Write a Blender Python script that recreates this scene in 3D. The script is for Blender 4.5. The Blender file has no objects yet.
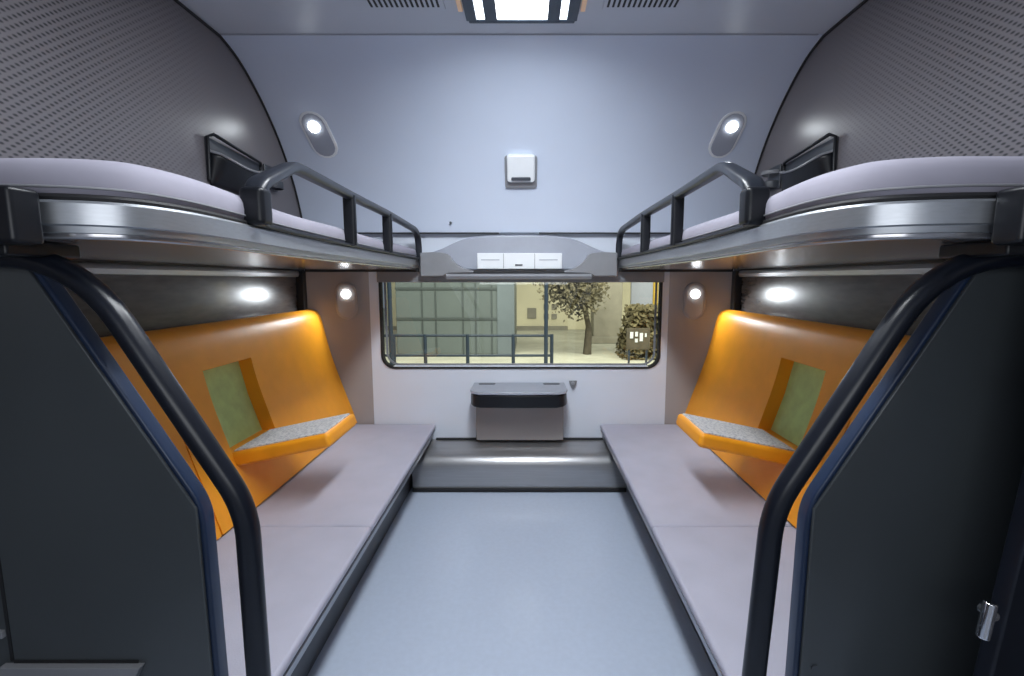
import bpy, bmesh, math, random
from mathutils import Vector, Matrix

# All heights below are written relative to eye level; EYE lifts them so that the floor is z = 0.
EYE = 1.05
random.seed(4)
scene = bpy.context.scene
COL = scene.collection

# ------------------------------------------------------------------ materials
def _nodes(name):
    m = bpy.data.materials.new(name)
    m.use_nodes = True
    nt = m.node_tree
    return m, nt, nt.nodes, nt.links, nt.nodes['Principled BSDF']

def mat(name, col, rough=0.5, metal=0.0, noise=0.0, nscale=30.0, bump=0.0, bscale=200.0, coat=0.0, spec=0.5, stretch=None):
    m, nt, N, L, b = _nodes(name)
    b.inputs['Base Color'].default_value = (*col, 1)
    b.inputs['Roughness'].default_value = rough
    b.inputs['Metallic'].default_value = metal
    b.inputs['Coat Weight'].default_value = coat
    b.inputs['Specular IOR Level'].default_value = spec
    tc = N.new('ShaderNodeTexCoord')
    mp = N.new('ShaderNodeMapping')
    if stretch: mp.inputs['Scale'].default_value = stretch
    L.new(tc.outputs['Object'], mp.inputs['Vector'])
    if noise > 0:
        n = N.new('ShaderNodeTexNoise'); n.inputs['Scale'].default_value = nscale
        n.inputs['Detail'].default_value = 4
        L.new(mp.outputs[0], n.inputs['Vector'])
        r = N.new('ShaderNodeMapRange')
        r.inputs['From Min'].default_value = 0.3; r.inputs['From Max'].default_value = 0.7
        r.inputs['To Min'].default_value = 1 - noise; r.inputs['To Max'].default_value = 1 + noise
        L.new(n.outputs['Fac'], r.inputs['Value'])
        mx = N.new('ShaderNodeVectorMath'); mx.operation = 'SCALE'
        mx.inputs[0].default_value = col
        L.new(r.outputs[0], mx.inputs['Scale'])
        L.new(mx.outputs[0], b.inputs['Base Color'])
    if bump > 0:
        n2 = N.new('ShaderNodeTexNoise'); n2.inputs['Scale'].default_value = bscale
        L.new(mp.outputs[0], n2.inputs['Vector'])
        bp = N.new('ShaderNodeBump'); bp.inputs['Strength'].default_value = bump
        bp.inputs['Distance'].default_value = 0.002
        L.new(n2.outputs['Fac'], bp.inputs['Height'])
        L.new(bp.outputs[0], b.inputs['Normal'])
    return m

def emit(name, col, strength):
    m, nt, N, L, b = _nodes(name)
    b.inputs['Base Color'].default_value = (*col, 1)
    b.inputs['Emission Color'].default_value = (*col, 1)
    b.inputs['Emission Strength'].default_value = strength
    return m

def perforated(name, col, dot):
    """satin sheet with a staggered grid of small dark perforations that fade out towards the far end (object space)"""
    m, nt, N, L, b = _nodes(name)
    b.inputs['Roughness'].default_value = 0.34
    tc = N.new('ShaderNodeTexCoord'); sp = N.new('ShaderNodeSeparateXYZ')
    L.new(tc.outputs['Object'], sp.inputs[0])
    def M(op, a, bb=None, c=None):
        n = N.new('ShaderNodeMath'); n.operation = op
        for i, v in enumerate((a, bb, c)):
            if v is None: continue
            if isinstance(v, (int, float)): n.inputs[i].default_value = v
            else: L.new(v, n.inputs[i])
        return n.outputs[0]
    PY, PZ = 0.0240, 0.0085
    zr = M('DIVIDE', sp.outputs['Z'], PZ)
    row = M('FLOOR', zr)
    off = M('MULTIPLY', row, -0.44)
    yr = M('ADD', M('DIVIDE', sp.outputs['Y'], PY), off)
    fy = M('MULTIPLY', M('SUBTRACT', M('FRACT', yr), 0.5), PY)
    fz = M('MULTIPLY', M('SUBTRACT', M('FRACT', zr), 0.5), PZ)
    d = M('SQRT', M('ADD', M('MULTIPLY', M('MULTIPLY', fy, fy), 0.22), M('MULTIPLY', fz, fz)))
    mr = N.new('ShaderNodeMapRange')
    mr.inputs['From Min'].default_value = 0.0014; mr.inputs['From Max'].default_value = 0.0038
    mr.inputs['To Min'].default_value = 1; mr.inputs['To Max'].default_value = 0
    L.new(d, mr.inputs['Value'])
    # perforated field ends before the smooth far border
    edge = N.new('ShaderNodeMapRange')
    edge.inputs['From Min'].default_value = 0.30; edge.inputs['From Max'].default_value = 0.85
    edge.inputs['To Min'].default_value = 1; edge.inputs['To Max'].default_value = 0
    L.new(sp.outputs['Y'], edge.inputs['Value'])
    f = M('MULTIPLY', mr.outputs[0], edge.outputs[0])
    mx = N.new('ShaderNodeMix'); mx.data_type = 'RGBA'
    mx.inputs['A'].default_value = (*col, 1); mx.inputs['B'].default_value = (*dot, 1)
    L.new(f, mx.inputs['Factor'])
    L.new(mx.outputs['Result'], b.inputs['Base Color'])
    return m

def glass(name):
    m, nt, N, L, b = _nodes(name)
    N.remove(b)
    out = N['Material Output']
    tr = N.new('ShaderNodeBsdfTransparent'); tr.inputs[0].default_value = (0.86, 0.89, 0.88, 1)
    gl = N.new('ShaderNodeBsdfGlossy'); gl.inputs['Roughness'].default_value = 0.02
    fr = N.new('ShaderNodeFresnel'); fr.inputs[0].default_value = 1.5
    mx = N.new('ShaderNodeMixShader')
    L.new(fr.outputs[0], mx.inputs[0]); L.new(tr.outputs[0], mx.inputs[1]); L.new(gl.outputs[0], mx.inputs[2])
    L.new(mx.outputs[0], out.inputs[0])
    return m

M = dict(
    shell   = mat('pale_laminate', (0.60, 0.66, 0.78), 0.30, noise=0.02, nscale=3, coat=0.15),
    ceil    = mat('ceiling_laminate', (0.56, 0.59, 0.65), 0.35, noise=0.02, nscale=3),
    lower   = mat('light_wall_panel', (0.66, 0.70, 0.78), 0.32, noise=0.02, nscale=4),
    taupe   = mat('taupe_panel', (0.33, 0.30, 0.29), 0.30, noise=0.03, nscale=5),
    floor   = mat('vinyl_floor', (0.52, 0.59, 0.72), 0.20, noise=0.025, nscale=60, spec=0.35),
    wood    = mat('dark_gloss_laminate', (0.085, 0.075, 0.072), 0.25, noise=0.22, nscale=14, coat=0.5, stretch=(1, 1.0, 5)),
    perf    = perforated('perforated_grey', (0.185, 0.172, 0.183), (0.03, 0.03, 0.035)),
    alu     = mat('brushed_aluminium', (0.42, 0.44, 0.47), 0.36, 0.8, noise=0.05, nscale=60, stretch=(1, 1, 6)),
    under   = mat('satin_underside', (0.40, 0.40, 0.42), 0.20, 0.75, noise=0.03, nscale=10),
    sheet   = mat('lilac_grey_sheet', (0.295, 0.285, 0.345), 0.9, noise=0.05, nscale=8, bump=0.35, bscale=25),
    pad     = mat('lilac_grey_pad', (0.44, 0.44, 0.53), 0.85, noise=0.04, nscale=9, bump=0.25, bscale=300),
    orange  = mat('orange_leather', (0.95, 0.37, 0.016), 0.42, noise=0.05, nscale=10, bump=0.2, bscale=350),
    green   = mat('olive_green_fabric', (0.58, 0.78, 0.32), 0.8, noise=0.08, nscale=25, bump=0.3, bscale=400),
    black   = mat('black_powder_coat', (0.007, 0.008, 0.011), 0.36, noise=0.1, nscale=40, spec=0.35),
    rail    = mat('dark_blue_black_rail', (0.006, 0.008, 0.014), 0.30, noise=0.1, nscale=40, spec=0.4, coat=0.0),
    guard   = mat('dark_grey_guard', (0.014, 0.017, 0.024), 0.32, noise=0.1, nscale=40, coat=0.0),
    dark    = mat('dark_grey_panel', (0.056, 0.064, 0.070), 0.34, noise=0.08, nscale=3, coat=0.1),
    blue    = mat('blue_black_edging', (0.010, 0.022, 0.055), 0.3, noise=0.1, nscale=20),
    rubber  = mat('black_rubber', (0.012, 0.012, 0.014), 0.6, noise=0.1, nscale=50),
    steel   = mat('satin_steel', (0.40, 0.40, 0.41), 0.32, 0.7, noise=0.05, nscale=30, stretch=(0.2, 1, 6)),
    chrome  = mat('chrome', (0.8, 0.8, 0.82), 0.08, 1.0, noise=0.02),
    dplast  = mat('dark_grey_plastic', (0.055, 0.062, 0.075), 0.35, noise=0.08, nscale=30),
    gplast  = mat('grey_plastic', (0.23, 0.235, 0.25), 0.4, noise=0.04, nscale=20),
    mplast  = mat('mid_grey_plastic', (0.34, 0.36, 0.42), 0.35, noise=0.03, nscale=20),
    white   = mat('white_plastic', (0.80, 0.82, 0.84), 0.35, noise=0.02, nscale=20),
    lamp    = emit('ceiling_diffuser', (0.97, 0.99, 1.0), 6.0),
    lamp2   = emit('ceiling_side_strip', (0.85, 0.92, 1.0), 3.0),
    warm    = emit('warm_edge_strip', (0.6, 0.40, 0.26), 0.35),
    led     = emit('reading_led', (0.92, 0.97, 1.0), 14.0),
    glass   = glass('window_glass'),
    plat    = mat('platform_concrete', (0.50, 0.49, 0.40), 0.8, noise=0.12, nscale=4),
    cream   = mat('cream_render', (0.80, 0.74, 0.52), 0.8, noise=0.08, nscale=2),
    wagon   = mat('grey_green_sheet', (0.13, 0.155, 0.155), 0.5, noise=0.10, nscale=1.5),
    wagond  = mat('dark_sheet_seam', (0.07, 0.085, 0.085), 0.5, noise=0.10, nscale=3),
    wagonl  = mat('blue_grey_sheet', (0.15, 0.18, 0.20), 0.5, noise=0.10, nscale=3),
    navy    = mat('navy_paint', (0.02, 0.035, 0.06), 0.4, noise=0.1, nscale=20),
    bark    = mat('grey_brown_bark', (0.10, 0.085, 0.06), 0.9, noise=0.3, nscale=12),
    leaf    = mat('dry_brown_leaves', (0.16, 0.14, 0.085), 0.9, noise=0.4, nscale=9),
    hedge   = mat('olive_brown_hedge', (0.13, 0.11, 0.055), 0.9, noise=0.5, nscale=12),
    stone   = mat('beige_stone', (0.30, 0.28, 0.22), 0.8, noise=0.15, nscale=6),
    yellow  = mat('ochre_paint', (0.55, 0.36, 0.05), 0.6, noise=0.1, nscale=8),
)

# ------------------------------------------------------------------ mesh helpers
def root(name, label, cat, loc, group=None, kind=None):
    o = bpy.data.objects.new(name, None); COL.objects.link(o)
    o.location = (loc[0], loc[1], loc[2] + EYE)
    o.empty_display_size = 0.05
    if label: o['label'] = label
    if cat: o['category'] = cat
    if group: o['group'] = group
    if kind: o['kind'] = kind
    return o

def absloc(o):
    v = Vector(o.location)
    while o.parent:
        o = o.parent; v += Vector(o.location)
    return v

def link(name, bm, material, parent=None, smooth=True, bevel=0.0, seg=2, subsurf=0, angle=35):
    bmesh.ops.recalc_face_normals(bm, faces=bm.faces)
    xs = [v.co for v in bm.verts]
    lo = Vector((min(v.x for v in xs), min(v.y for v in xs), min(v.z for v in xs)))
    hi = Vector((max(v.x for v in xs), max(v.y for v in xs), max(v.z for v in xs)))
    c = (lo + hi) / 2
    for v in bm.verts: v.co -= c
    me = bpy.data.meshes.new(name); bm.to_mesh(me); bm.free()
    mats = material if isinstance(material, (list, tuple)) else [material]
    for mm in mats: me.materials.append(mm)
    o = bpy.data.objects.new(name, me); COL.objects.link(o)
    w = c + Vector((0, 0, EYE))
    if parent:
        o.parent = parent; o.location = w - absloc(parent)
    else: o.location = w
    if bevel > 0:
        md = o.modifiers.new('bevel', 'BEVEL'); md.width = bevel; md.segments = seg
        md.limit_method = 'ANGLE'; md.angle_limit = math.radians(angle)
    if subsurf:
        md = o.modifiers.new('sub', 'SUBSURF'); md.levels = subsurf; md.render_levels = subsurf
    if smooth:
        for p in me.polygons: p.use_smooth = True
        if bevel > 0:
            md = o.modifiers.new('wn', 'WEIGHTED_NORMAL'); md.keep_sharp = False
        elif not subsurf:
            try: me.set_sharp_from_angle(angle=math.radians(40))
            except Exception: pass
    return o

def tag(o, label, cat, group=None, kind=None):
    o['label'] = label; o['category'] = cat
    if group: o['group'] = group
    if kind: o['kind'] = kind
    return o

def structure(o):
    o['kind'] = 'structure'; return o

def add_box(bm, x0, x1, y0, y1, z0, z1):
    vs = [bm.verts.new((x, y, z)) for x in (x0, x1) for y in (y0, y1) for z in (z0, z1)]
    for f in ((0,1,3,2),(4,6,7,5),(0,4,5,1),(2,3,7,6),(0,2,6,4),(1,5,7,3)):
        bm.faces.new([vs[i] for i in f])
    return vs

def box(name, x0, x1, y0, y1, z0, z1, m, parent=None, bevel=0.003, seg=2):
    bm = bmesh.new(); add_box(bm, x0, x1, y0, y1, z0, z1)
    return link(name, bm, m, parent, bevel=bevel, seg=seg)

def add_prism(bm, pts, axis, a0, a1):
    """pts 2-D outline; axis 'x' -> (y,z), 'y' -> (x,z), 'z' -> (x,y)"""
    def P(p, a):
        return {'x': (a, p[0], p[1]), 'y': (p[0], a, p[1]), 'z': (p[0], p[1], a)}[axis]
    A = [bm.verts.new(P(p, a0)) for p in pts]; B = [bm.verts.new(P(p, a1)) for p in pts]
    n = len(pts)
    bm.faces.new(A); bm.faces.new(B[::-1])
    for i in range(n): bm.faces.new((A[i], A[(i+1) % n], B[(i+1) % n], B[i]))

def prism(name, pts, axis, a0, a1, m, parent=None, bevel=0.0, seg=2, **k):
    bm = bmesh.new(); add_prism(bm, pts, axis, a0, a1)
    return link(name, bm, m, parent, bevel=bevel, seg=seg, **k)

def catmull(P, n=6):
    P = [Vector(p) for p in P]; out = []
    for i in range(len(P) - 1):
        p0 = P[max(i-1, 0)]; p1 = P[i]; p2 = P[i+1]; p3 = P[min(i+2, len(P)-1)]
        for k in range(n):
            t = k / n
            out.append(0.5 * ((2*p1) + (p2-p0)*t + (2*p0-5*p1+4*p2-p3)*t*t + (3*p1-p0-3*p2+p3)*t**3))
    out.append(P[-1]); return out

def fillet(P, r, n=6):
    """round the inner corners of a polyline with quadratic arcs"""
    P = [Vector(p) for p in P]; out = [P[0]]
    rs = r if isinstance(r, (list, tuple)) else [r] * len(P)
    for i in range(1, len(P) - 1):
        a, b, c = P[i-1], P[i], P[i+1]
        d1 = min(rs[i], (a-b).length * .49); d2 = min(rs[i], (c-b).length * .49)
        s = b + (a-b).normalized() * d1; e = b + (c-b).normalized() * d2
        for k in range(n + 1):
            t = k / n; out.append((1-t)**2 * s + 2*(1-t)*t * b + t*t * e)
    out.append(P[-1]); return out

def add_sweep(bm, path, prof, up=Vector((0, 1, 0)), scales=None, cap=True):
    """sweep a closed 2-D profile (u along `up`, v along the in-plane normal) over a path"""
    rings = []; n = len(path)
    for i, p in enumerate(path):
        t = (path[min(i+1, n-1)] - path[max(i-1, 0)]).normalized()
        side = t.cross(up).normalized(); u2 = side.cross(t).normalized()
        su = scales[i] if scales else 1
        rings.append([bm.verts.new(p + u2 * a * su + side * b) for a, b in prof])
    m = len(prof)
    for i in range(n - 1):
        for j in range(m):
            bm.faces.new((rings[i][j], rings[i][(j+1) % m], rings[i+1][(j+1) % m], rings[i+1][j]))
    if cap: bm.faces.new(rings[0]); bm.faces.new(rings[-1][::-1])

def circ(r, n=16, sx=1, sy=1):
    return [(math.cos(2*math.pi*i/n) * r * sx, math.sin(2*math.pi*i/n) * r * sy) for i in range(n)]

def rrect(w, h, r, n=4):
    out = []
    for cx, cy, a0 in ((w/2-r, h/2-r, 0), (-w/2+r, h/2-r, 90), (-w/2+r, -h/2+r, 180), (w/2-r, -h/2+r, 270)):
        for k in range(n + 1):
            a = math.radians(a0 + 90 * k / n); out.append((cx + r*math.cos(a), cy + r*math.sin(a)))
    return out

def tube(name, path, r, m, parent=None, up=Vector((0, 1, 0)), n=16):
    bm = bmesh.new(); add_sweep(bm, path, circ(r, n), up)
    return link(name, bm, m, parent)

def add_cyl(bm, c, axis, r, h, n=24, r2=None):
    """cylinder centred at c along axis"""
    axis = Vector(axis).normalized(); r2 = r if r2 is None else r2
    q = axis.to_track_quat('Z', 'Y'); c = Vector(c)
    A = [bm.verts.new(c + q @ Vector((r*math.cos(2*math.pi*i/n), r*math.sin(2*math.pi*i/n), -h/2))) for i in range(n)]
    B = [bm.verts.new(c + q @ Vector((r2*math.cos(2*math.pi*i/n), r2*math.sin(2*math.pi*i/n), h/2))) for i in range(n)]
    bm.faces.new(A[::-1]); bm.faces.new(B)
    for i in range(n): bm.faces.new((A[i], A[(i+1) % n], B[(i+1) % n], B[i]))

def oriented_prism(name, pts, centre, xdir, ydir, t0, t1, m, parent=None, bevel=0.0):
    """outline pts in the plane (xdir, ydir) at centre, extruded along the plane normal from t0 to t1"""
    x = Vector(xdir).normalized(); y = Vector(ydir); y = (y - x * y.dot(x)).normalized(); nrm = x.cross(y)
    c = Vector(centre); bm = bmesh.new()
    A = [bm.verts.new(c + x*a + y*b + nrm*t0) for a, b in pts]
    B = [bm.verts.new(c + x*a + y*b + nrm*t1) for a, b in pts]
    n = len(pts); bm.faces.new(A); bm.faces.new(B[::-1])
    for i in range(n): bm.faces.new((A[i], A[(i+1) % n], B[(i+1) % n], B[i]))
    return link(name, bm, m, parent, bevel=bevel)

def boolean_cut(o, cutter_bm):
    me = bpy.data.meshes.new('cut'); bmesh.ops.recalc_face_normals(cutter_bm, faces=cutter_bm.faces)
    cutter_bm.to_mesh(me); cutter_bm.free()
    c = bpy.data.objects.new('cut', me); COL.objects.link(c); c.location = (0, 0, EYE)
    md = o.modifiers.new('cut', 'BOOLEAN'); md.object = c; md.solver = 'EXACT'; md.operation = 'DIFFERENCE'
    others = [x for x in o.modifiers if x.name != 'cut']
    for x in others: x.show_viewport = False
    bpy.context.view_layer.update()
    dg = bpy.context.evaluated_depsgraph_get()
    new = bpy.data.meshes.new_from_object(o.evaluated_get(dg))
    o.modifiers.remove(md); old = o.data; o.data = new; new.name = o.name
    for x in others: x.show_viewport = True
    bpy.data.objects.remove(c); bpy.data.meshes.remove(me)

SIDES = (-1, 1)
SN = {-1: 'left', 1: 'right'}
W = 1.09      # half width of the compartment
YN = -0.55    # near end of the shell (door line, behind the viewpoint)
YF = 2.46     # far wall

# ------------------------------------------------------------------ the shell
structure(box('floor', -1.14, 1.14, YN, YF + .1, -1.09, -1.05, M['floor'], bevel=0))

# curved carriage ceiling, flat part then the far curve down to the gutter
structure(prism('ceiling', [(YN, .88), (1.85, .88), (1.85, .92), (YN, .92)], 'x', -1.14, 1.14, M['ceil'], bevel=0))
curve = catmull([(1.85, .877, 0), (1.95, .845, 0), (2.05, .785, 0), (2.15, .705, 0), (2.25, .60, 0), (2.34, .47, 0), (2.40, .34, 0), (2.43, .235, 0)], 5)
cin = [(v.x, v.y) for v in curve]
structure(prism('wall_far_upper', cin + [(2.56, .235), (2.56, .5), (2.4, .75), (2.2, .90), (1.85, .93)], 'x', -1.14, 1.14, M['shell'], bevel=0))
# dark shadow joints
g = prism('trim_1', [(1.846, .8765), (1.852, .8765), (1.852, .885), (1.846, .885)], 'x', -1.09, 1.09, M['mplast'], bevel=0); structure(g)
for k, (a, b) in enumerate(((-.80, -.10), (.10, .80))):
    structure(box('trim_%d' % (k + 2), a, b, 2.424, 2.44, .228, .234, M['rubber'], bevel=0))

# far wall with the window opening
def wall_with_hole(name, x0, x1, z0, z1, hx0, hx1, hz0, hz1, r, y0, y1, m):
    bm = bmesh.new()
    hole = [(cx + r*math.cos(math.radians(a0+90*k/8)), cz + r*math.sin(math.radians(a0+90*k/8)))
            for cx, cz, a0 in ((hx1-r, hz1-r, 0), (hx0+r, hz1-r, 90), (hx0+r, hz0+r, 180), (hx1-r, hz0+r, 270)) for k in range(9)]
    outer = [(x1, z1), (x0, z1), (x0, z0), (x1, z0)]
    cor = [0, 9, 18, 27]
    for y, flip in ((y0, 0), (y1, 1)):
        O = [bm.verts.new((p[0], y, p[1])) for p in outer]; Hh = [bm.verts.new((p[0], y, p[1])) for p in hole]
        for q in range(4):
            for k in range(8):
                bm.faces.new((O[q], Hh[q*9+k], Hh[q*9+k+1]))
            nq = (q+1) % 4
            bm.faces.new((O[q], Hh[q*9+8], Hh[(nq*9) % 36], O[nq]))
        if y == y0: O0, H0 = O, Hh
        else:
            for i in range(4): bm.faces.new((O0[i], O0[(i+1) % 4], O[(i+1) % 4], O[i]))
            for i in range(36): bm.faces.new((H0[i], H0[(i+1) % 36], Hh[(i+1) % 36], Hh[i]))
    return link(name, bm, m, smooth=False), hole
HX0, HX1, HZ0, HZ1 = -.715, .730, -.458, .10
wf, hole = wall_with_hole('wall_far', -1.14, 1.14, -1.05, .235, HX0, HX1, HZ0, HZ1, .07, YF, YF + .05, M['lower'])
structure(wf)

# window: rubber gasket, pane
wn = root('window_1', None, None, (0, YF + .02, HZ0), kind='structure')
def ring(name, outline, w, y0, y1, m, parent):
    cx = sum(p[0] for p in outline)/len(outline); cz = sum(p[1] for p in outline)/len(outline)
    n = len(outline); inn = []
    for i in range(n):
        a = Vector(outline[i-1]); b = Vector(outline[(i+1) % n]); t = (b-a).normalized(); nn = Vector((-t.y, t.x))
        p = Vector(outline[i])
        if (Vector((cx, cz)) - p).dot(nn) < 0: nn = -nn
        inn.append(p + nn * w)
    bm = bmesh.new()
    R = [[bm.verts.new((p[0], y, p[1])) for p in ol] for ol, y in ((outline, y0), (inn, y0), (inn, y1), (outline, y1))]
    for k in range(4):
        for i in range(n):
            bm.faces.new((R[k][i], R[k][(i+1) % n], R[(k+1) % 4][(i+1) % n], R[(k+1) % 4][i]))
    return link(name, bm, m, parent, smooth=False)
ring('window_gasket', hole, .010, YF - .006, YF + .03, M['rubber'], wn)
ring('window_frame', [(p[0]*.975 + .0002, (p[1]+.18)*.955-.18) for p in hole], .010, YF + .028, YF + .033, M['gplast'], wn)
prism('pane', hole, 'y', YF + .034, YF + .038, M['glass'], wn, smooth=False)
box('sill', HX0 + .06, HX1 - .06, YF + .0, YF + .05, HZ0 + .004, HZ0 + .014, M['lower'], wn, bevel=.002)

for s in SIDES:
    # lower side wall in dark gloss laminate, upper side wall in perforated sheet
    structure(box('wall_%s' % SN[s], s*W, s*(W+.05), YN, YF + .05, -1.05, .06, M['wood'], bevel=0))
    WU = W - .02 if s < 0 else W + .022
    side_out = [(YN, .06)] + [(YN, .88)] + [(1.85, .88)] + [(a, b) for a, b in cin[1:]] + [(2.43, .06)]
    structure(prism('wall_upper_%s' % SN[s], side_out, 'x', s*WU, s*(WU+.05), M['perf'], bevel=0, smooth=False))
    # black edge seal that follows the curve of the roof
    bm = bmesh.new()
    add_sweep(bm, [Vector((s*(WU-.002), 1.2, .876)), Vector((s*(WU-.002), 1.6, .876))] + [Vector((s*(WU-.002), a, b-.004)) for a, b in cin], circ(.0055, 8), Vector((1, 0, 0)))
    t = link('trim_%d' % (5 + (s > 0)), bm, M['rubber']); structure(t)
    # taupe corner panel between side wall and window
    pl = [(s*1.09, 2.44), (s*1.09, 2.395), (s*1.06, 2.405), (s*.97, 2.428), (s*.86, 2.444), (s*.80, 2.451), (s*.765, 2.459), (s*.765, 2.47), (s*1.09, 2.47)]
    structure(prism('trim_%d' % (7 + (s > 0)), pl, 'z', -.765, .045, M['taupe'], bevel=0))
    structure(box('trim_%d' % (9 + (s > 0)), s*1.055, s*1.089, 2.36, 2.398, -.76, .045, M['rubber'], bevel=.002))
    # aluminium strip on the side wall just under the upper berth
    structure(prism('trim_%d' % (11 + (s > 0)), [(s*1.09, .045), (s*1.075, .043), (s*1.07, .030), (s*1.075, .016), (s*1.09, .014)], 'y', .76, 2.36, M['steel'], bevel=0))

# ------------------------------------------------------------------ ceiling lamp and vents
cl = root('ceiling_lamp', 'ceiling light with one wide white diffuser, two thin side strips and a dark blue frame', 'ceiling light', (.022, 1.0, .88))
box('housing', -.165, .21, .25, 1.70, .868, .879, M['blue'], cl, bevel=.002)
prism('frame', [(-.160, .868), (-.152, .848), (.197, .848), (.205, .868)], 'y', 1.698, 1.715, M['navy'], cl, bevel=.003)
for a, b in ((-.160, -.126), (-.098, -.058), (.107, .147), (.171, .205)):
    box('frame_bar', a, b, .25, 1.70, .848, .867, M['navy'], cl, bevel=.002)
box('diffuser', -.060, .109, .25, 1.698, .853, .862, M['lamp'], cl, bevel=.002)
for a, b in ((-.128, -.096), (.145, .173)):
    box('side_strip', a, b, .25, 1.698, .853, .862, M['lamp2'], cl, bevel=.001)
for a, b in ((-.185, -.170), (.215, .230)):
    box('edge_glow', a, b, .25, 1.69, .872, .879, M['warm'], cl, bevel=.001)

for s in SIDES:
    x0, x1 = (.285, .535) if s > 0 else (-.475, -.225)
    v = root('air_vent', 'slotted air vent in the ceiling, %s of the ceiling light' % SN[s], 'vent', ((x0+x1)/2, 1.55, .88), group='slotted vents either side of the ceiling light')
    box('vent_plate', x0, x1, 1.40, 1.68, .874, .879, M['ceil'], v, bevel=.001)
    x = x0 + .012
    while x < x1 - .01:
        box('vent_slot', x, x + .007, 1.58, 1.664, .8725, .8745, M['rubber'], v, bevel=0)
        x += .0165

# ------------------------------------------------------------------ smoke detector on the curved far wall
sd = root('smoke_detector', 'small square white detector on the curved far wall above the window', 'detector', (.012, 2.33, .50))
nrm = Vector((0, -.85, -.52)).normalized(); upv = Vector((0, -.52, .85)).normalized()
oriented_prism('backplate', rrect(.150, .15, .012), (.012, 2.322, .505), (1, 0, 0), upv, 0, .018, M['gplast'], sd, bevel=.002)
oriented_prism('detector_cover', rrect(.128, .125, .014), (.012, 2.306, .520), (1, 0, 0), upv, 0, .032, M['white'], sd, bevel=.006)
oriented_prism('detector_slot', rrect(.090, .013, .005), (.012, 2.318, .478), (1, 0, 0), upv, -.003, .030, M['dplast'], sd)

# ------------------------------------------------------------------ oval reading lamps
def wall_point(z):
    for i in range(len(cin) - 1):
        if cin[i][1] >= z >= cin[i+1][1]:
            t = (cin[i][1] - z) / (cin[i][1] - cin[i+1][1])
            return cin[i][0] + t * (cin[i+1][0] - cin[i][0]), Vector((0, cin[i+1][0]-cin[i][0], cin[i+1][1]-cin[i][1])).normalized()
    return 2.43, Vector((0, 0, -1))

def pill(w, h, n=8):
    r = w/2
    return [(r*math.cos(math.pi*k/n), h/2 - r + r*math.sin(math.pi*k/n)) for k in range(n+1)] + \
           [(-r*math.cos(math.pi*k/n), -(h/2 - r) - r*math.sin(math.pi*k/n)) for k in range(n+1)]

def reading_lamp(s, c, up, face, label, size, power, aim):
    w, h = size
    r_ = root('reading_lamp', label, 'reading lamp', c, group='oval reading lamps')
    up = up.normalized(); x = up.cross(face).normalized()
    if x.x < 0: x = -x
    nn = x.cross(up).normalized(); sg = 1 if nn.dot(face) > 0 else -1
    C = Vector(c)
    oriented_prism('lamp_rim', pill(w*1.14, h*1.07), C, x, up, -.004*sg, .010*sg, M['white'] if power < 1.0 else M['taupe'], r_, bevel=.004)
    oriented_prism('lamp_plate', pill(w*.94, h*.96), C, x, up, .004*sg, .012*sg, M['mplast'] if power < 1.0 else M['taupe'], r_, bevel=.003)
    bm = bmesh.new(); add_cyl(bm, C + up*(h*.20) + face*.014, face, w*.23, .012)
    link('lamp_lens', bm, M['led'], r_, bevel=.003)
    L = bpy.data.lights.new('reading_spot', 'SPOT'); L.energy = power; L.color = (.88, .95, 1.0)
    L.spot_size = math.radians(120); L.spot_blend = .8; L.shadow_soft_size = .02
    lo = bpy.data.objects.new('reading_spot', L); COL.objects.link(lo); lo.parent = r_
    p = C + up*(h*.20) + face*.035
    lo.location = p + Vector((0, 0, EYE)) - absloc(r_)
    lo.rotation_euler = Vector(aim).to_track_quat('-Z', 'Y').to_euler()

for s in SIDES:
    y, t = wall_point(.635)
    up = -t
    face = Vector((0, -abs(t.z), -abs(t.y))).normalized()
    upx = (up + Vector((s*.16, 0, 0))).normalized()
    reading_lamp(s, (.925 if s > 0 else -.880, y, .640), upx, face, 'oval grey reading lamp high on the curved far wall, %s side' % SN[s], (.105, .205), 0.7, (0, -1, -.9))
    reading_lamp(s, (s*.880 + .008, 2.437, -.105), Vector((s*.03, 0, 1)), Vector((-s*.16, -1, 0)).normalized(), 'oval reading lamp under the upper berth, beside the %s end of the window' % SN[s], (.095, .175), 5.0, (s*.30, -.75, -.65))
    y, t = wall_point(.80)
    face = Vector((0, -abs(t.z), -abs(t.y))).normalized()
    hk = oriented_prism('coat_hook_cover', pill(.034, .062), (s*.985, y, .812), (-t + Vector((s*1.0, 0, 0))), Vector((-s*.7, 0, 0)) - t, -.006, .010, M['dplast'], None, bevel=.003)
    tag(hk, 'small dark oval hook cover on the far wall above the %s reading lamp' % SN[s], 'hook', group='dark hook covers on the far wall')
st = bmesh.new(); add_cyl(st, (-.335, 2.415, .279), (0, 1, 0), .006, .02, 12)
tag(link('screw_cap', st, M['dplast']), 'tiny dark screw cap on the far wall left of the window blind housing', 'screw cap')

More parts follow.
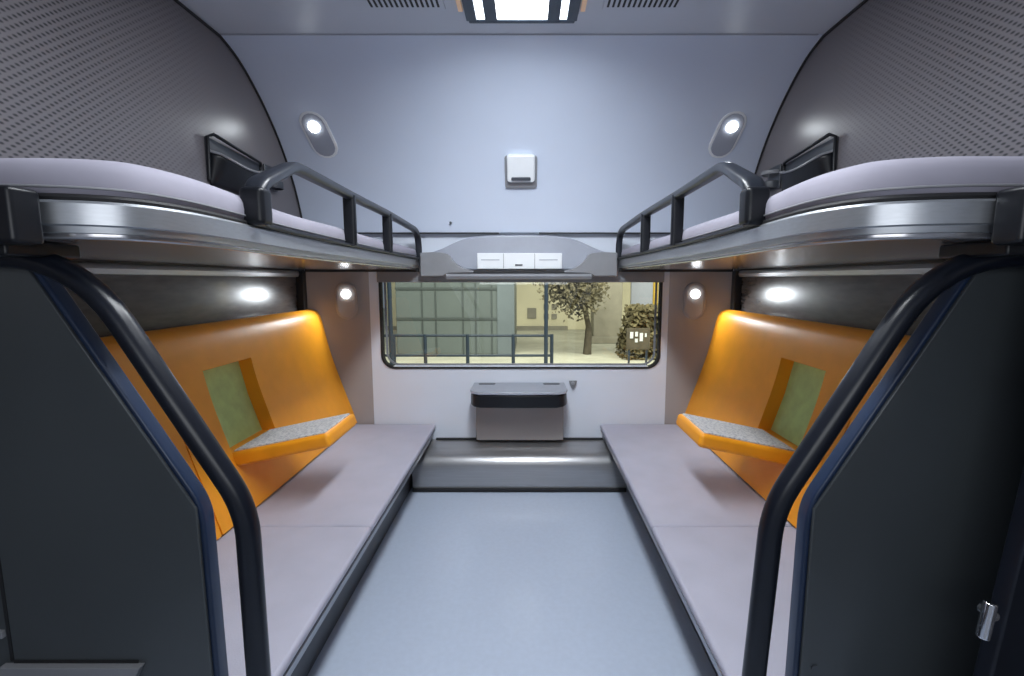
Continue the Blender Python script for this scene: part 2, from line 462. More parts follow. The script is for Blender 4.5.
# ------------------------------------------------------------------ roller blind housing over the window
bh = root('blind_housing', 'arched grey roller blind housing with a white centre plate above the window', 'blind housing', (0, 2.42, .03))
arch = [(-.474, .05), (-.474, .125)] + [(v.x, v.y) for v in catmull([(-.46, .128, 0), (-.38, .155, 0), (-.29, .195, 0), (-.19, .216, 0), (0, .220, 0), (.19, .216, 0), (.29, .195, 0), (.38, .155, 0), (.46, .128, 0)], 4)] + [(.474, .125), (.474, .05)]
prism('cover', arch, 'y', 2.405, 2.46, M['mplast'], bh, bevel=.010, seg=3)
for s in SIDES:
    pts = [(s*.480, .018), (s*.480, .132)] + [(v.x, v.y) for v in catmull([(s*.40, .136, 0), (s*.345, .125, 0), (s*.318, .09, 0), (s*.27, .058, 0), (s*.22, .045, 0)], 4)] + [(s*.22, .035), (s*.345, .032), (s*.37, .018)]
    prism('end_bracket', pts, 'y', 2.36, 2.415, M['gplast'], bh, bevel=.006)
prism('roller_bar', [(2.36, .030), (2.352, .018), (2.36, .006), (2.395, .004), (2.40, .03)], 'x', -.355, .355, M['gplast'], bh)
box('shadow_strip', -.33, .33, 2.362, 2.40, .033, .044, M['rubber'], bh, bevel=.001)
wp = box('centre_plate', -.205, .212, 2.385, 2.41, .054, .131, M['white'], bh, bevel=.003)
wp['label'] = 'white plate with two vertical joints'
for x in (-.075, .078):
    box('plate_joint', x-.0012, x+.0012, 2.383, 2.388, .056, .129, M['gplast'], wp, bevel=0)
for x in (-.14, .145):
    box('plate_ridge', x-.045, x+.045, 2.3832, 2.388, .096, .100, M['mplast'], wp, bevel=0)
box('latch', -.018, .018, 2.380, 2.388, .070, .077, M['dplast'], wp, bevel=.001)
box('lower_seal', -.72, .735, 2.442, 2.462, -.012, .108, M['gplast'], bh, bevel=.004)

# ------------------------------------------------------------------ folding window table
tb = root('folding_table', 'folded dark grey window table with cup recesses on a grey wall bracket', 'table', (0, 2.42, -.69))
top = [(-.235, 2.455), (-.238, 2.30), (-.225, 2.262), (-.19, 2.240), (0, 2.232), (.19, 2.240), (.225, 2.262), (.238, 2.30), (.235, 2.455)]
prism('table_top', top, 'z', -.545, -.530, M['mplast'], tb, bevel=.004)
low = [(-.232, 2.45), (-.234, 2.30), (-.22, 2.268), (-.185, 2.247), (0, 2.240), (.185, 2.247), (.22, 2.268), (.234, 2.30), (.232, 2.45)]
prism('table_body', low, 'z', -.612, -.546, M['black'], tb, bevel=.010, seg=3)
for s in SIDES:
    oriented_prism('cup_recess', rrect(.085, .035, .012), (s*.165, 2.42, -.530), (1, 0, 0), (0, 1, 0), -.001, .002, M['dplast'], tb)
box('wall_bracket', -.222, .228, 2.40, 2.459, -.824, -.613, M['taupe'], tb, bevel=.006)
bo = root('bottle_opener', 'small grey bottle opener on the wall right of the folding table', 'bottle opener', (.279, 2.455, -.56))
prism('opener_plate', [(.258, -.520), (.30, -.520), (.296, -.538), (.286, -.562), (.272, -.562), (.262, -.538)], 'y', 2.446, 2.4605, M['gplast'], bo, bevel=.003)
bm = bmesh.new(); add_cyl(bm, (.279, 2.443, -.532), (0, 1, 0), .009, .010, 16); link('opener_stud', bm, M['alu'], bo, bevel=.001)

# ------------------------------------------------------------------ heater cover at the foot of the far wall
hc = root('heater_cover', 'rounded steel heater cover across the floor beneath the window', 'heater cover', (0, 2.36, -1.05))
prof = [(2.459, -1.048), (2.29, -1.048), (2.285, -.955)] + [(v.x, v.y) for v in catmull([(2.285, -.945, 0), (2.290, -.905, 0), (2.312, -.876, 0), (2.35, -.858, 0), (2.40, -.846, 0), (2.459, -.836, 0)], 5)][1:]
prism('cover_panel', prof, 'x', -.53, .535, M['steel'], hc)
box('kick_strip', -.53, .535, 2.278, 2.292, -1.048, -1.03, M['rubber'], hc, bevel=.002)
box('top_seal', -.44, .44, 2.445, 2.4595, -.8355, -.828, M['rubber'], hc, bevel=.001)

# ------------------------------------------------------------------ lower benches
def bench(s):
    d = .004
    bx = .014 if s < 0 else 0
    b = root('lower_bench', 'low %s bench with pale lilac-grey pad and steel-trimmed front edge' % SN[s], 'bench', (s*.76, 1.6, -1.05), group='lower benches')
    box('bench_base', s*1.085, s*.545, .76, 2.40, -1.048, -.83, M['dplast'], b, bevel=.002)
    box('bench_frame', s*1.085, s*(.455 + bx), .745, 2.452, -.83, -.776, M['dark'], b, bevel=.004)
    for z0, z1, dx, mm in ((-.779, -.770, .436, 'alu'), (-.800, -.784, .440, 'dplast'), (-.822, -.803, .440, 'alu')):
        box('edge_trim', s*.470, s*(dx + bx), .745, 2.450, z0, z1, M[mm], b, bevel=.002)
    for y0, y1 in ((.748, 1.395), (1.398, 2.448)):
        box('seat_pad', s*1.07, s*(.424 + bx), y0, y1, -.775, -.750, M['pad'], b, bevel=.009, seg=3)
    return b
for s in SIDES: bench(s)

# ------------------------------------------------------------------ orange backrests with fold-down armrests
PROF = [(-.80, .835), (-.745, .850), (-.66, .875), (-.50, .926), (-.36, .966), (-.21, .996), (-.10, 1.01)]
def backx(z):   # x of the backrest front face at height z
    z = min(max(z, PROF[0][0]), PROF[-1][0])
    for (a, b), (c, d) in zip(PROF, PROF[1:]):
        if a <= z <= c: return b + (d - b) * (z - a) / (c - a)

def backrest(s):
    r_ = root('backrest', 'orange leather backrest with folded-down armrest along the %s wall' % SN[s], 'backrest', (s*1.0, 1.6, -.742), group='orange backrests')
    bm = bmesh.new()
    f = [(s*v.x, v.y) for v in catmull([(.850, -.742, 0), (.875, -.66, 0), (.926, -.50, 0), (.966, -.36, 0), (.996, -.21, 0)], 4)]
    topc = [(s*1.004, -.180), (s*1.016, -.158), (s*1.040, -.147), (s*1.055, -.146), (s*1.072, -.152), (s*1.075, -.742)]
    add_prism(bm, f + topc, 'y', .765, 2.49)
    # round the far upper corner and lean the far edge with a soft curve
    o = link('back_cushion', bm, M['orange'], r_, bevel=.022, seg=4, angle=60)
    zc0, zc1 = -.560, -.285
    cut = bmesh.new()
    A = []
    for y in (1.490, 1.755):
        A.append([cut.verts.new((s*x, y, z)) for x, z in ((.70, zc0), (.70, zc1), (backx(zc1)+.072, zc1), (backx(-.42)+.076, -.42), (backx(zc0)+.076, zc0))])
    cut.faces.new(A[0]); cut.faces.new(A[1][::-1])
    for i in range(5): cut.faces.new((A[0][i], A[0][(i+1) % 5], A[1][(i+1) % 5], A[1][i]))
    bpy.context.view_layer.update()
    boolean_cut(o, cut)
    for y in (1.325,):   # vertical seam between the cushion sections
        c2 = bmesh.new()
        v = [c2.verts.new((s*x, yy, z)) for yy in (y-.003, y+.003) for x, z in ((.70, -.80), (.80, -.10), (backx(-.30)+.007, -.10), (backx(-.40)+.004, -.40), (backx(-.80)+.007, -.80))]
        for fc in ((0,1,2,3,4),(9,8,7,6,5),(0,5,6,1),(1,6,7,2),(2,7,8,3),(3,8,9,4),(4,9,5,0)): c2.faces.new([v[i] for i in fc])
        boolean_cut(o, c2)
    for p in o.data.polygons: p.use_smooth = True
    for md in list(o.modifiers): o.modifiers.remove(md)
    md = o.modifiers.new('bevel', 'BEVEL'); md.width = .020; md.segments = 4; md.limit_method = 'ANGLE'; md.angle_limit = math.radians(50)
    md.use_clamp_overlap = True
    o.modifiers.new('wn', 'WEIGHTED_NORMAL')
    g = bmesh.new()
    q = [(s*(backx(z)+dx), z) for z, dx in ((zc0-.01, .052), (-.42, .054), (zc1+.01, .052), (zc1+.01, .076), (zc0-.01, .076))]
    add_prism(g, q, 'y', 1.485, 1.76)
    gg = link('recess_lining', g, M['green'], r_, smooth=False); gg['label'] = 'olive green fabric lining of the recess'
    # folded-down armrest
    a = root('armrest', None, None, (0, 0, 0)); del_keys = [k for k in a.keys()]
    a.parent = r_; a.location = Vector((s*.90, 1.6, -.57 + EYE)) - Vector(r_.location)
    zin, zout = -.552, -.484
    def slab(name, t0, t1, inset, m, bev, x_in=.925, x_out=.600):
        bm = bmesh.new(); dirv = Vector((x_out-x_in, zout-zin)).normalized(); nn = Vector((-dirv.y, dirv.x))
        if nn.y < 0: nn = -nn
        p0 = Vector((x_in, zin)) + dirv*inset; p1 = Vector((x_out, zout)) - dirv*inset
        quad = [p0 + nn*t0, p1 + nn*t0, p1 + nn*t1, p0 + nn*t1]
        add_prism(bm, [(s*p.x, p.y) for p in quad], 'y', 1.487 + inset, 1.738 - inset)
        return link(name, bm, m, a, bevel=bev, seg=4)
    slab('armrest_cushion', -.052, -.004, 0, M['orange'], .014)
    tp = slab('armrest_top', -.008, .001, .014, M['armtop'], .003)
    tp['label'] = 'speckled grey fabric top'
    return r_

def speckle(name):
    m, nt, N, L, b = _nodes(name)
    tc = N.new('ShaderNodeTexCoord'); n = N.new('ShaderNodeTexVoronoi'); n.inputs['Scale'].default_value = 110
    L.new(tc.outputs['Object'], n.inputs['Vector'])
    cr = N.new('ShaderNodeValToRGB')
    e = cr.color_ramp.elements
    e[0].position = .10; e[0].color = (.30, .31, .36, 1); e[1].position = .6; e[1].color = (.62, .62, .62, 1)
    L.new(n.outputs['Distance'], cr.inputs[0]); L.new(cr.outputs[0], b.inputs['Base Color'])
    b.inputs['Roughness'].default_value = .85
    return m
M['armtop'] = speckle('speckled_grey_fabric')
for s in SIDES: backrest(s)

# ------------------------------------------------------------------ upper berths
def berth_plan(s, inset=0.0):
    raw = [(1.085, .600), (.66, .600), (.56, .606), (.495, .628), (.462, .670), (.450, .740), (.455, .84), (.470, .98), (.485, 1.15), (.494, 1.35), (.496, 1.6), (.494, 2.0), (.492, 2.395)]
    n = []
    for i, p in enumerate(raw):
        a = Vector(raw[max(i-1, 0)]); b = Vector(raw[min(i+1, len(raw)-1)]); t = (b-a).normalized()
        nn = Vector((-t.y, t.x))
        if nn.dot(Vector((.9, 1.5)) - Vector(p)) < 0: nn = -nn
        q = Vector(p) + nn * inset
        n.append((q.x, q.y))
    n[0] = (1.060, n[0][1]); n[-1] = (n[-1][0], 2.395)
    pts = [(v.x, v.y) for v in catmull([(x, y, 0) for x, y in n], 4)]
    return [(s*x, y) for x, y in pts]

def berth(s):
    r_ = root('upper_berth', 'upper berth on the %s with rounded aluminium edge and pale sheeted mattress' % SN[s], 'berth', (s*.78, 1.5, .045), group='upper berths')
    close = [(s*1.060, 2.395)]
    prism('berth_underside', berth_plan(s, .012) + close, 'z', .051, .068, M['under'], r_, bevel=.004, angle=50)
    # aluminium fascia swept along the front edge
    bm = bmesh.new()
    path = [Vector((x, y, .0795)) for x, y in berth_plan(s, .008)]
    prof = [(-.021, -.006), (-.020, .002), (-.012, .003), (-.010, .007), (.016, .0078), (.0195, .005), (.0205, -.002), (.016, -.010), (-.016, -.010)]
    prof = [(a, b * -s) for a, b in prof]
    add_sweep(bm, path, prof, Vector((0, 0, 1)))
    link('edge_fascia', bm, M['alu'], r_)
    bm = bmesh.new()
    add_sweep(bm, [Vector((x, y, .1035)) for x, y in berth_plan(s, .010)], circ(.0045, 8), Vector((0, 0, 1)))
    link('edge_seal', bm, M['rubber'], r_)
    # mattress with sheet: soft rounded edge, slightly wavy
    bm = bmesh.new()
    layers = [(.102, .020), (.104, .012), (.115, .008), (.137, .009), (.149, .016), (.156, .032), (.158, .07)]
    rings = []
    for z, ins in layers:
        pl = berth_plan(s, ins)
        rings.append([bm.verts.new((x, min(y, 2.39), z + .0022*math.sin(y*9 + x*7 + z*30) * (z > .12))) for x, y in pl] )
    for a, b in zip(rings, rings[1:]):
        for i in range(len(a)-1): bm.faces.new((a[i], a[i+1], b[i+1], b[i]))
    back_t = [bm.verts.new((s*1.060, v.co.y, .158)) for v in rings[-1]]
    for i in range(len(back_t)-1): bm.faces.new((rings[-1][i], rings[-1][i+1], back_t[i+1], back_t[i]))
    back_b = [bm.verts.new((s*1.060, v.co.y, .102)) for v in rings[0]]
    for i in range(len(back_b)-1): bm.faces.new((back_b[i], back_b[i+1], rings[0][i+1], rings[0][i]))
    bmesh.ops.remove_doubles(bm, verts=bm.verts, dist=.0005)
    mt = link('mattress', bm, M['sheet'], r_)
    md = mt.modifiers.new('sub', 'SUBSURF'); md.levels = 1; md.render_levels = 1
    # welt line round the mattress side
    bm = bmesh.new()
    add_sweep(bm, [Vector((x, y, .1165 + .0015*math.sin(y*6))) for x, y in berth_plan(s, .0075)], circ(.0016, 6), Vector((0, 0, 1)))
    link('mattress_piping', bm, M['gplast'], mt)
    box('hinge_block', s*1.060, s*.50, 2.395, 2.425, .040, .060, M['rubber'], r_, bevel=.002)
    # guard rail clamp
    return r_
for s in SIDES: berth(s)

def guard(s):
    g = root('guard_rail', 'dark metal fall guard rail on the edge of the %s upper berth' % SN[s], 'guard rail', (s*.5, 1.7, .10), group='berth guard rails')
    V = lambda x, y, z: (s*x, y, z)
    P = fillet([V(.458, .905, .100), V(.458, .905, .172), V(.478, 1.100, .250), V(.490, 1.47, .251), V(.490, 1.90, .249), V(.490, 2.32, .236), V(.490, 2.385, .20), V(.490, 2.388, .105)], [0, .03, .035, .1, .1, .06, .05, 0], 5)
    sc = [1.35 if p.y < .93 else (1.35 - (p.y-.93)/.17*.35 if p.y < 1.10 else 1) for p in P]
    bm = bmesh.new()
    add_sweep(bm, P, [(a, b) for a, b in rrect(.030, .024, .009)], Vector((1, 0, 0)), scales=sc)
    link('top_rail', bm, M['guard'], g)
    for y, zt in ((1.47, .250), (1.86, .248)):
        bm = bmesh.new()
        add_sweep(bm, [Vector((s*.490, y, .104)), Vector((s*.490, y, .2)), Vector((s*.490, y, zt))], rrect(.036, .022, .008), Vector((1, 0, 0)))
        link('post', bm, M['black'], g)
    # thick near clamp and the foot bar on top of the fascia
    box('clamp', s*.435, s*.479, .884, .924, .099, .168, M['black'], g, bevel=.010, seg=3)
    bm = bmesh.new()
    add_sweep(bm, [Vector((s*.462, .92, .104)), Vector((s*.478, 1.15, .104)), Vector((s*.488, 1.4, .104)), Vector((s*.487, 2.39, .104))], rrect(.012, .008, .002), Vector((1, 0, 0)))
    link('foot_bar', bm, M['black'], g)
    return g
for s in SIDES: guard(s)

# ------------------------------------------------------------------ net pockets and cup holders above the berths
def pocket(s):
    X = 1.07 if s < 0 else 1.112
    dy = 0
    r_ = root('storage_pocket', 'black tilted storage pocket on the perforated %s wall above the upper berth' % SN[s], 'pocket', (s*X, 1.88 + dy, .40), group='black wall pockets above the upper berths')
    y0, y1 = 1.72 + dy, 2.05 + dy
    # back plate, bellied pouch, wire rim
    prism('pocket_back', [(y0, .490), (y0, .350), (y0 + .04, .327), (y1 - .03, .327), (y1, .350), (y1, .475)], 'x', s*(X - .001), s*(X - .008), M['dplast'], r_)
    bm = bmesh.new(); NY, NZ = 14, 8; rows = []
    for j in range(NZ + 1):
        t = j / NZ; z = .327 + t * .118; row = []
        for i in range(NY + 1):
            u = i / NY; e = (4*u*(1-u)) ** .45
            d = .010 + .055 * e * (t ** .6) * (1 - .12 * math.sin(math.pi * u))
            row.append(bm.verts.new((s*(X - d), y0 + .004 + u*(y1 - y0 - .008), z - .030 * 4*u*(1-u) * t)))
        rows.append(row)
    for a, b in zip(rows, rows[1:]):
        for i in range(NY): bm.faces.new((a[i], a[i+1], b[i+1], b[i]))
    rim = [v.co.copy() for v in rows[-1]]
    pz = link('pouch', bm, M['black'], r_)
    md = pz.modifiers.new('thick', 'SOLIDIFY'); md.thickness = .004
    bm = bmesh.new(); add_sweep(bm, rim, circ(.0045, 8), Vector((0, 0, 1))); link('pouch_rim', bm, M['gplast'], r_)
    bm = bmesh.new()
    add_sweep(bm, [Vector((s*(X-.008), y0, .345)), Vector((s*(X-.012), y0, .490)), Vector((s*(X-.022), y0 + .02, .502)), Vector((s*(X-.022), y1 - .02, .475)), Vector((s*(X-.012), y1, .465)), Vector((s*(X-.008), y1, .355))], circ(.006, 10), Vector((1, 0, .1)).normalized())
    link('wire_frame', bm, M['black'], r_)
    h = root('cup_holder', 'small dark grey cup holder beside the %s wall pocket' % SN[s], 'cup holder', (s*X, 2.14 + dy, .40), group='small cup holders above the upper berths')
    box('holder_plate', s*(X-.001), s*(X-.010), 2.085 + dy, 2.185 + dy, .385, .485, M['dplast'], h, bevel=.004)
    bm = bmesh.new(); pts = [Vector((s*(X - .010 - .050*math.sin(math.pi*k/12)), 2.135 + dy - .042*math.cos(math.pi*k/12), .455)) for k in range(13)]
    add_sweep(bm, pts, rrect(.016, .006, .002), Vector((0, 0, 1))); link('holder_ring', bm, M['gplast'], h)
    bm = bmesh.new(); pts = [Vector((s*(X - .010 - .044*math.sin(math.pi*k/12)), 2.135 + dy - .036*math.cos(math.pi*k/12), .405)) for k in range(13)]
    add_sweep(bm, pts, rrect(.030, .006, .002), Vector((0, 0, 1))); link('holder_cup', bm, M['dplast'], h)
for s in SIDES: pocket(s)

# ------------------------------------------------------------------ boarding rails at the near end of the berths
def boarding_rail(s):
    dx = .030 if s > 0 else 0
    r_ = root('boarding_rail', 'bent black tubular climbing rail on the %s, from floor to upper berth' % SN[s], 'handrail', (s*.38, .66, -1.05), group='black climbing rails')
    f = lambda x, z: Vector((s*(x + dx), .66, z))
    P = fillet([f(.366 if s < 0 else .332, -1.048), f(.366, -.328), f(.572, .034), f(.80, .0335)], [0, .045, .11, 0], 8)
    tube('rail_tube', P, .0165, M['rail'], r_)
    bm = bmesh.new(); add_cyl(bm, f(.366 if s < 0 else .332, -1.042), (0, 0, 1), .030, .012); link('floor_flange', bm, M['black'], r_, bevel=.002)
    box('mounting_bracket', s*(.548 + dx*1.9), s*.80, .560, .598, .042, .108, M['black'], r_, bevel=.006)
    box('bracket_foot', s*(.600 + dx), s*.86, .598, .70, .030, .050, M['black'], r_, bevel=.004)
    bm = bmesh.new(); add_cyl(bm, (s*(.607 + dx), .556, .083), (0, 1, 0), .009, .012, 20); link('bolt', bm, M['chrome'], r_, bevel=.002)
for s in SIDES: boarding_rail(s)

# ------------------------------------------------------------------ dark partition panels at the near ends of the benches
def partition(s):
    dx = .020 if s > 0 else .008
    r_ = root('partition_panel', 'tall dark grey panel with slanted blue-black edge closing the near end of the %s bench' % SN[s], 'partition', (s*.78, .72, -1.05), group='dark partition panels')
    e = lambda o: [(s*(.455 + dx + o), -1.048), (s*(.460 + dx + o), -.352), (s*(.690 + dx + o), .042)]
    pts = e(.004) + [(s*1.088, .042), (s*1.088, -1.048)]
    prism('panel_board', pts, 'y', .705, .720, M['dark'], r_, bevel=.002)
    P = fillet([Vector((x, .722, z)) for x, z in e(.0)], [0, .03, 0], 6)
    bm = bmesh.new(); add_sweep(bm, P, rrect(.026, .010, .004), Vector((0, 1, 0)))
    link('edge_strip', bm, M['blue'], r_)
    if s < 0:
        # service hatch: outlined door with a small steel ledge under it
        hx0, hx1, hz0, hz1 = -.785, -.585, -.605, -.365
        box('hatch_joint', hx0-.005, hx0, .7035, .7058, hz0-.004, hz1, M['rubber'], r_, bevel=0)
        box('hatch_joint', hx0, hx1, .7035, .7058, hz0-.007, hz0-.002, M['rubber'], r_, bevel=0)
        for z in (-.37, -.42, -.56):
            box('hinge', hx0-.030, hx0-.008, .699, .706, z-.006, z+.006, M['gplast'], r_, bevel=.001)
        prism('ledge', [(-.80, -.612), (-.575, -.612), (-.60, -.66), (-.80, -.66)], 'y', .693, .7055, M['gplast'], r_, bevel=.001)
    else:
        bm = bmesh.new(); add_cyl(bm, (.503, .704, -.62), (0, 1, 0), .005, .004, 16); link('screw', bm, M['dplast'], r_)
for s in SIDES: partition(s)

# sliding door leaf parked on the right, its lever close to the edge
dr = root('door_1', None, None, (.66, .50, -1.05), kind='structure')
prism('door_leaf', [(.606, -1.048), (.732, .10), (1.088, .10), (1.088, -1.048)], 'y', .585, .610, M['rail'], dr, bevel=.004)
lk = bmesh.new()
add_cyl(lk, (.634, .572, -.436), (0.10, 0, 1), .0075, .050, 16)
add_cyl(lk, (.641, .578, -.430), (0, 1, 0), .007, .020, 16)
link('door_handle', lk, M['chrome'], dr, bevel=.002)

# near end wall with the doorway behind the viewpoint
structure(box('wall_near_left', -1.14, -.52, YN - .04, YN, -1.05, .92, M['lower'], bevel=0))
structure(box('wall_near_right', .52, 1.14, YN - .04, YN, -1.05, .92, M['lower'], bevel=0))
structure(box('wall_near_lintel', -.52, .52, YN - .04, YN, .70, .92, M['lower'], bevel=0))

# ------------------------------------------------------------------ outside the window: platform scene
GZ = -.93
pf = box('ground', -14, 14, 2.9, 16, GZ - .10, GZ, M['plat'], bevel=0); structure(pf)
# grey sheet-clad shed
sh = root('shed', 'grey-green sheet metal shed filling the left half of the window view', 'shed', (-.9, 6.3, GZ))
box('shed_wall', -1.60, -.115, 6.0, 7.2, GZ, 1.4, M['wagon'], sh, bevel=.01)
for x in (-1.27, -1.10, -.76, -.60, -.40):
    box('wall_seam', x-.010, x+.010, 5.992, 6.002, GZ, 1.4, M['wagond'], sh, bevel=0)
for z in (-.105, -.48):
    box('wall_band', -1.60, -.115, 5.988, 6.002, z-.014, z+.014, M['wagond'], sh, bevel=0)
pnl = box('corner_panel', -.33, -.118, 5.985, 6.001, GZ, 1.4, M['wagonl'], sh, bevel=0)
box('roof_sheet', -1.68, -.05, 5.9, 7.3, 1.4, 1.46, M['wagond'], sh, bevel=.005)
# cream building
cb = root('cream_building', 'cream rendered building with small windows behind the railing', 'building', (1.3, 9.2, GZ))
box('facade', -2.6, 3.6, 9.0, 9.6, GZ, 2.6, M['cream'], cb, bevel=.01)
for (x, z, w, h) in ((.13, -.62, .17, .20), (.40, -.50, .10, .10), (.55, -.50, .10, .10), (.40, -.68, .10, .10), (.55, -.68, .10, .10), (.40, -.32, .10, .10), (.55, -.32, .10, .10)):
    box('window', x-w/2, x+w/2, 8.98, 9.003, z-h/2, z+h/2, M['stone'], cb, bevel=0)
box('plinth', -2.6, .80, 8.9, 9.0, GZ, -.86, M['stone'], cb, bevel=0)
# railing
rl = root('railing', 'dark blue metal railing along the platform', 'railing', (-.6, 5.0, GZ))
for z in (-.580, -.790):
    bm = bmesh.new(); add_sweep(bm, [Vector((-1.7, 5.0, z)), Vector((-.7, 5.0, z)), Vector((.31, 5.0, z))], circ(.014, 10), Vector((0, 0, 1))); link('rail_bar', bm, M['navy'], rl)
for x in (-1.36, -1.03, -.585, -.105, .30):
    bm = bmesh.new(); add_sweep(bm, [Vector((x, 5.0, GZ)), Vector((x, 5.0, -.7)), Vector((x, 5.0, -.565))], circ(.019, 10), Vector((0, 1, 0))); link('railing_post', bm, M['navy'], rl)
# lamp posts
for x, y, lab, r in ((.235, 4.9, 'slim dark post standing at the right end of the railing', .020), (-1.33, 4.8, 'slim dark post at the left edge of the window view', .022)):
    p = root('lamp_post', lab, 'post', (x, y, GZ), group='slim platform posts')
    bm = bmesh.new(); add_sweep(bm, [Vector((x, y, GZ)), Vector((x, y, .2)), Vector((x, y, 1.0))], circ(r, 12), Vector((0, 1, 0))); link('post_shaft', bm, M['navy'], p)
    bm = bmesh.new(); add_cyl(bm, (x, y, GZ+.01), (0, 0, 1), r*2.4, .02); link('post_foot', bm, M['navy'], p)
# bins / stone pillars on the right
sp = root('stone_pillar', 'beige stone pillar behind the bare tree', 'pillar', (1.32, 7.2, GZ))
box('pillar_shaft', 1.02, 1.44, 7.05, 7.4, GZ, 1.3, M['stone'], sp, bevel=.01)
box('pillar_base', .98, 1.48, 7.0, 7.45, GZ, GZ + .10, M['stone'], sp, bevel=.01)
gp = root('grey_board', 'pale grey board standing at the right of the window view', 'board', (1.95, 7.6, GZ))
box('board_face', 1.66, 2.0, 7.5, 7.56, -.42, .9, M['mplast'], gp, bevel=.01)
for x in (1.70, 1.96): box('board_post', x-.02, x+.02, 7.5, 7.56, GZ, -.42, M['stone'], gp, bevel=.002)
yp = root('yellow_post', 'ochre yellow post near the right edge of the window view', 'post', (1.80, 6.3, GZ))
bm = bmesh.new(); add_sweep(bm, [Vector((1.72, 6.3, GZ)), Vector((1.72, 6.3, 0)), Vector((1.72, 6.3, 1.0))], circ(.035, 12), Vector((0, 1, 0))); link('post_shaft', bm, M['yellow'], yp)
bm = bmesh.new(); add_cyl(bm, (1.72, 6.3, GZ+.02), (0, 0, 1), .07, .04); link('post_foot', bm, M['stone'], yp)

# bare tree with brown leaves
def tree(x, y, label):
    r_ = root('tree', label, 'tree', (x, y, GZ))
    rnd = random.Random(7)
    bm = bmesh.new()
    def limb(p, q, r0, r1):
        d = (q - p); side = d.cross(Vector((0, 1, .1))).normalized(); up = side.cross(d).normalized()
        A = []; B = []
        for k in range(8):
            a = 2*math.pi*k/8; v = side*math.cos(a) + up*math.sin(a)
            A.append(bm.verts.new(p + v*r0)); B.append(bm.verts.new(q + v*r1))
        for k in range(8): bm.faces.new((A[k], A[(k+1) % 8], B[(k+1) % 8], B[k]))
        bm.faces.new(A[::-1]); bm.faces.new(B)
    tips = []
    def grow(p, d, L, r, lv):
        q = p + d*L; limb(p, q, r, r*.7)
        if lv > 1: tips.append(q)
        if lv >= 5: return
        for _ in range(3 if lv < 4 else 2):
            nd = (d + Vector((rnd.uniform(-.9, .9), rnd.uniform(-.6, .6), rnd.uniform(-.15, .6)))).normalized()
            grow(q, nd, L*rnd.uniform(.62, .85), r*.62, lv+1)
    grow(Vector((x, y, GZ)), Vector((.04, 0, 1)).normalized(), .34, .055, 0)
    link('trunk', bm, M['bark'], r_, smooth=False)
    bm = bmesh.new()
    for t in tips:
        for _ in range(24):
            c = t + Vector((rnd.gauss(0, .11), rnd.gauss(0, .10), rnd.gauss(0, .10)))
            a = Vector((rnd.uniform(-1, 1), rnd.uniform(-1, 1), rnd.uniform(-1, 1))).normalized(); b = a.orthogonal().normalized()
            sz = rnd.uniform(.010, .022)
            bm.faces.new([bm.verts.new(c + a*sz*1.5), bm.verts.new(c + b*sz), bm.verts.new(c - a*sz*1.5), bm.verts.new(c - b*sz)])
    link('foliage', bm, M['leaf'], r_, smooth=False)
tree(.80, 6.0, 'bare brown tree with a slim trunk seen through the window')

def bush(x, y, w, h, label, seed):
    r_ = root('bush', label, 'bush', (x, y, GZ))
    rnd = random.Random(seed); bm = bmesh.new()
    for _ in range(4500):
        u, v, z = rnd.uniform(-.62, .62), rnd.uniform(-.5, .5), rnd.random()
        c = Vector((x + u*w*(1 - .35*z), y + v*w, GZ + z*h))
        a = Vector((rnd.uniform(-1, 1), rnd.uniform(-1, 1), rnd.uniform(-1, 1))).normalized(); b = a.orthogonal().normalized(); sz = rnd.uniform(.012, .03)
        bm.faces.new([bm.verts.new(c + a*sz*1.5), bm.verts.new(c + b*sz), bm.verts.new(c - a*sz*1.5), bm.verts.new(c - b*sz)])
    link('foliage', bm, M['hedge'], r_, smooth=False)
    bm = bmesh.new()
    for _ in range(9):
        p = Vector((x + rnd.uniform(-.1, .1)*w, y, GZ)); q = p + Vector((rnd.uniform(-.4, .4)*w, rnd.uniform(-.2, .2)*w, h*.8))
        add_sweep(bm, [p, (p+q)/2 + Vector((.01, 0, 0)), q], circ(.010, 6), Vector((0, 1, 0)))
    link('stems', bm, M['bark'], r_)
bush(1.52, 5.8, .58, .62, 'dark brown bush at the lower right of the window view', 3)
sg = root('notice_sign', 'small dark notice with white marks in front of the brown bush', 'sign', (1.19, 4.88, GZ))
box('sign_board', 1.06, 1.30, 4.88, 4.90, -.71, -.49, M['bark'], sg, bevel=.003)
for x, z, w, h in ((1.11, -.56, .033, .066), (1.16, -.55, .028, .047), (1.16, -.615, .028, .038), (1.21, -.58, .033, .085), (1.255, -.56, .019, .038)):
    box('sign_mark', x-w/2, x+w/2, 4.875, 4.8805, z-h/2, z+h/2, M['white'], sg, bevel=0)
for x in (1.09, 1.27): box('sign_leg', x-.01, x+.01, 4.885, 4.897, GZ, -.705, M['navy'], sg, bevel=.001)

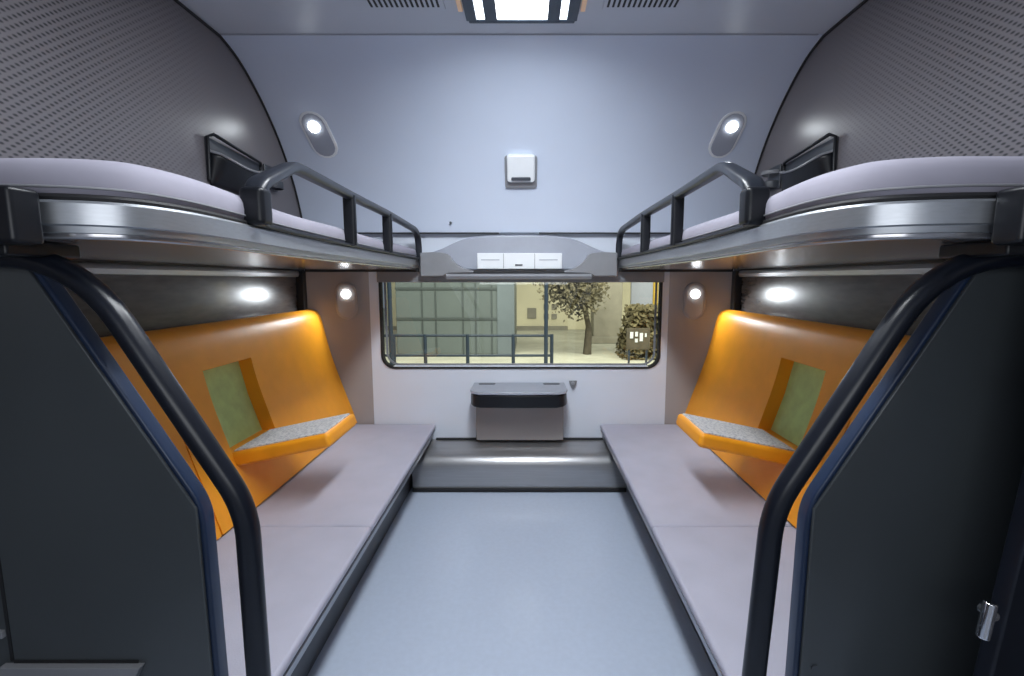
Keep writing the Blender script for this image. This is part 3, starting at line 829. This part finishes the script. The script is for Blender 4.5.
# ------------------------------------------------------------------ lights
def area(name, loc, rot, sx, sy, power, col, spread=180):
    L = bpy.data.lights.new(name, 'AREA'); L.shape = 'RECTANGLE'; L.size = sx; L.size_y = sy
    L.energy = power; L.color = col; L.spread = math.radians(spread)
    o = bpy.data.objects.new(name, L); COL.objects.link(o)
    o.location = (loc[0], loc[1], loc[2] + EYE); o.rotation_euler = rot
    return o
area('ceiling_light_source', (.022, .95, .840), (0, 0, 0), .17, 1.40, 21, (.90, .95, 1.0))
area('rear_fill_light', (0, -.50, .10), (math.radians(93), 0, 0), 1.0, .30, 4.5, (.93, .96, 1.0))  # added soft fill behind the camera, brightens the near panels
area('outdoor_light_source', (1.2, 3.6, 2.6), (math.radians(52), 0, 0), 6, 2, 620, (1.0, .95, .80))

L = bpy.data.lights.new('far_wall_fill_spot', 'SPOT'); L.energy = 34; L.color = (.84, .92, 1.0)  # added spot below the ceiling lamp, aimed forward to brighten the far wall
L.spot_size = math.radians(100); L.spot_blend = 1.0; L.shadow_soft_size = .08
lo = bpy.data.objects.new('far_wall_fill_spot', L); COL.objects.link(lo)
lo.location = (.02, 1.15, .79 + EYE); lo.rotation_euler = Vector((0, 1.3, -.80)).to_track_quat('-Z', 'Y').to_euler()

wd = bpy.data.worlds.new('world'); scene.world = wd; wd.use_nodes = True
bg = wd.node_tree.nodes['Background']; bg.inputs[0].default_value = (.55, .62, .75, 1); bg.inputs[1].default_value = .35

# ------------------------------------------------------------------ camera
cam = bpy.data.cameras.new('camera'); co = bpy.data.objects.new('camera', cam); COL.objects.link(co)
cam.sensor_width = 36.0; cam.lens = 480 / 1024 * 36.0
cam.shift_x = -15 / 1024
cam.clip_start = .02; cam.clip_end = 100
co.location = (.04, 0, EYE)
co.rotation_euler = (math.radians(90 - 6.89), 0, 0)
scene.camera = co

scene.view_settings.view_transform = 'Standard'
scene.view_settings.look = 'None'
scene.view_settings.exposure = 0.0
scene.cycles.use_denoising = True
scene.cycles.sample_clamp_indirect = 6.0
scene.cycles.max_bounces = 8
scene.cycles.transparent_max_bounces = 8
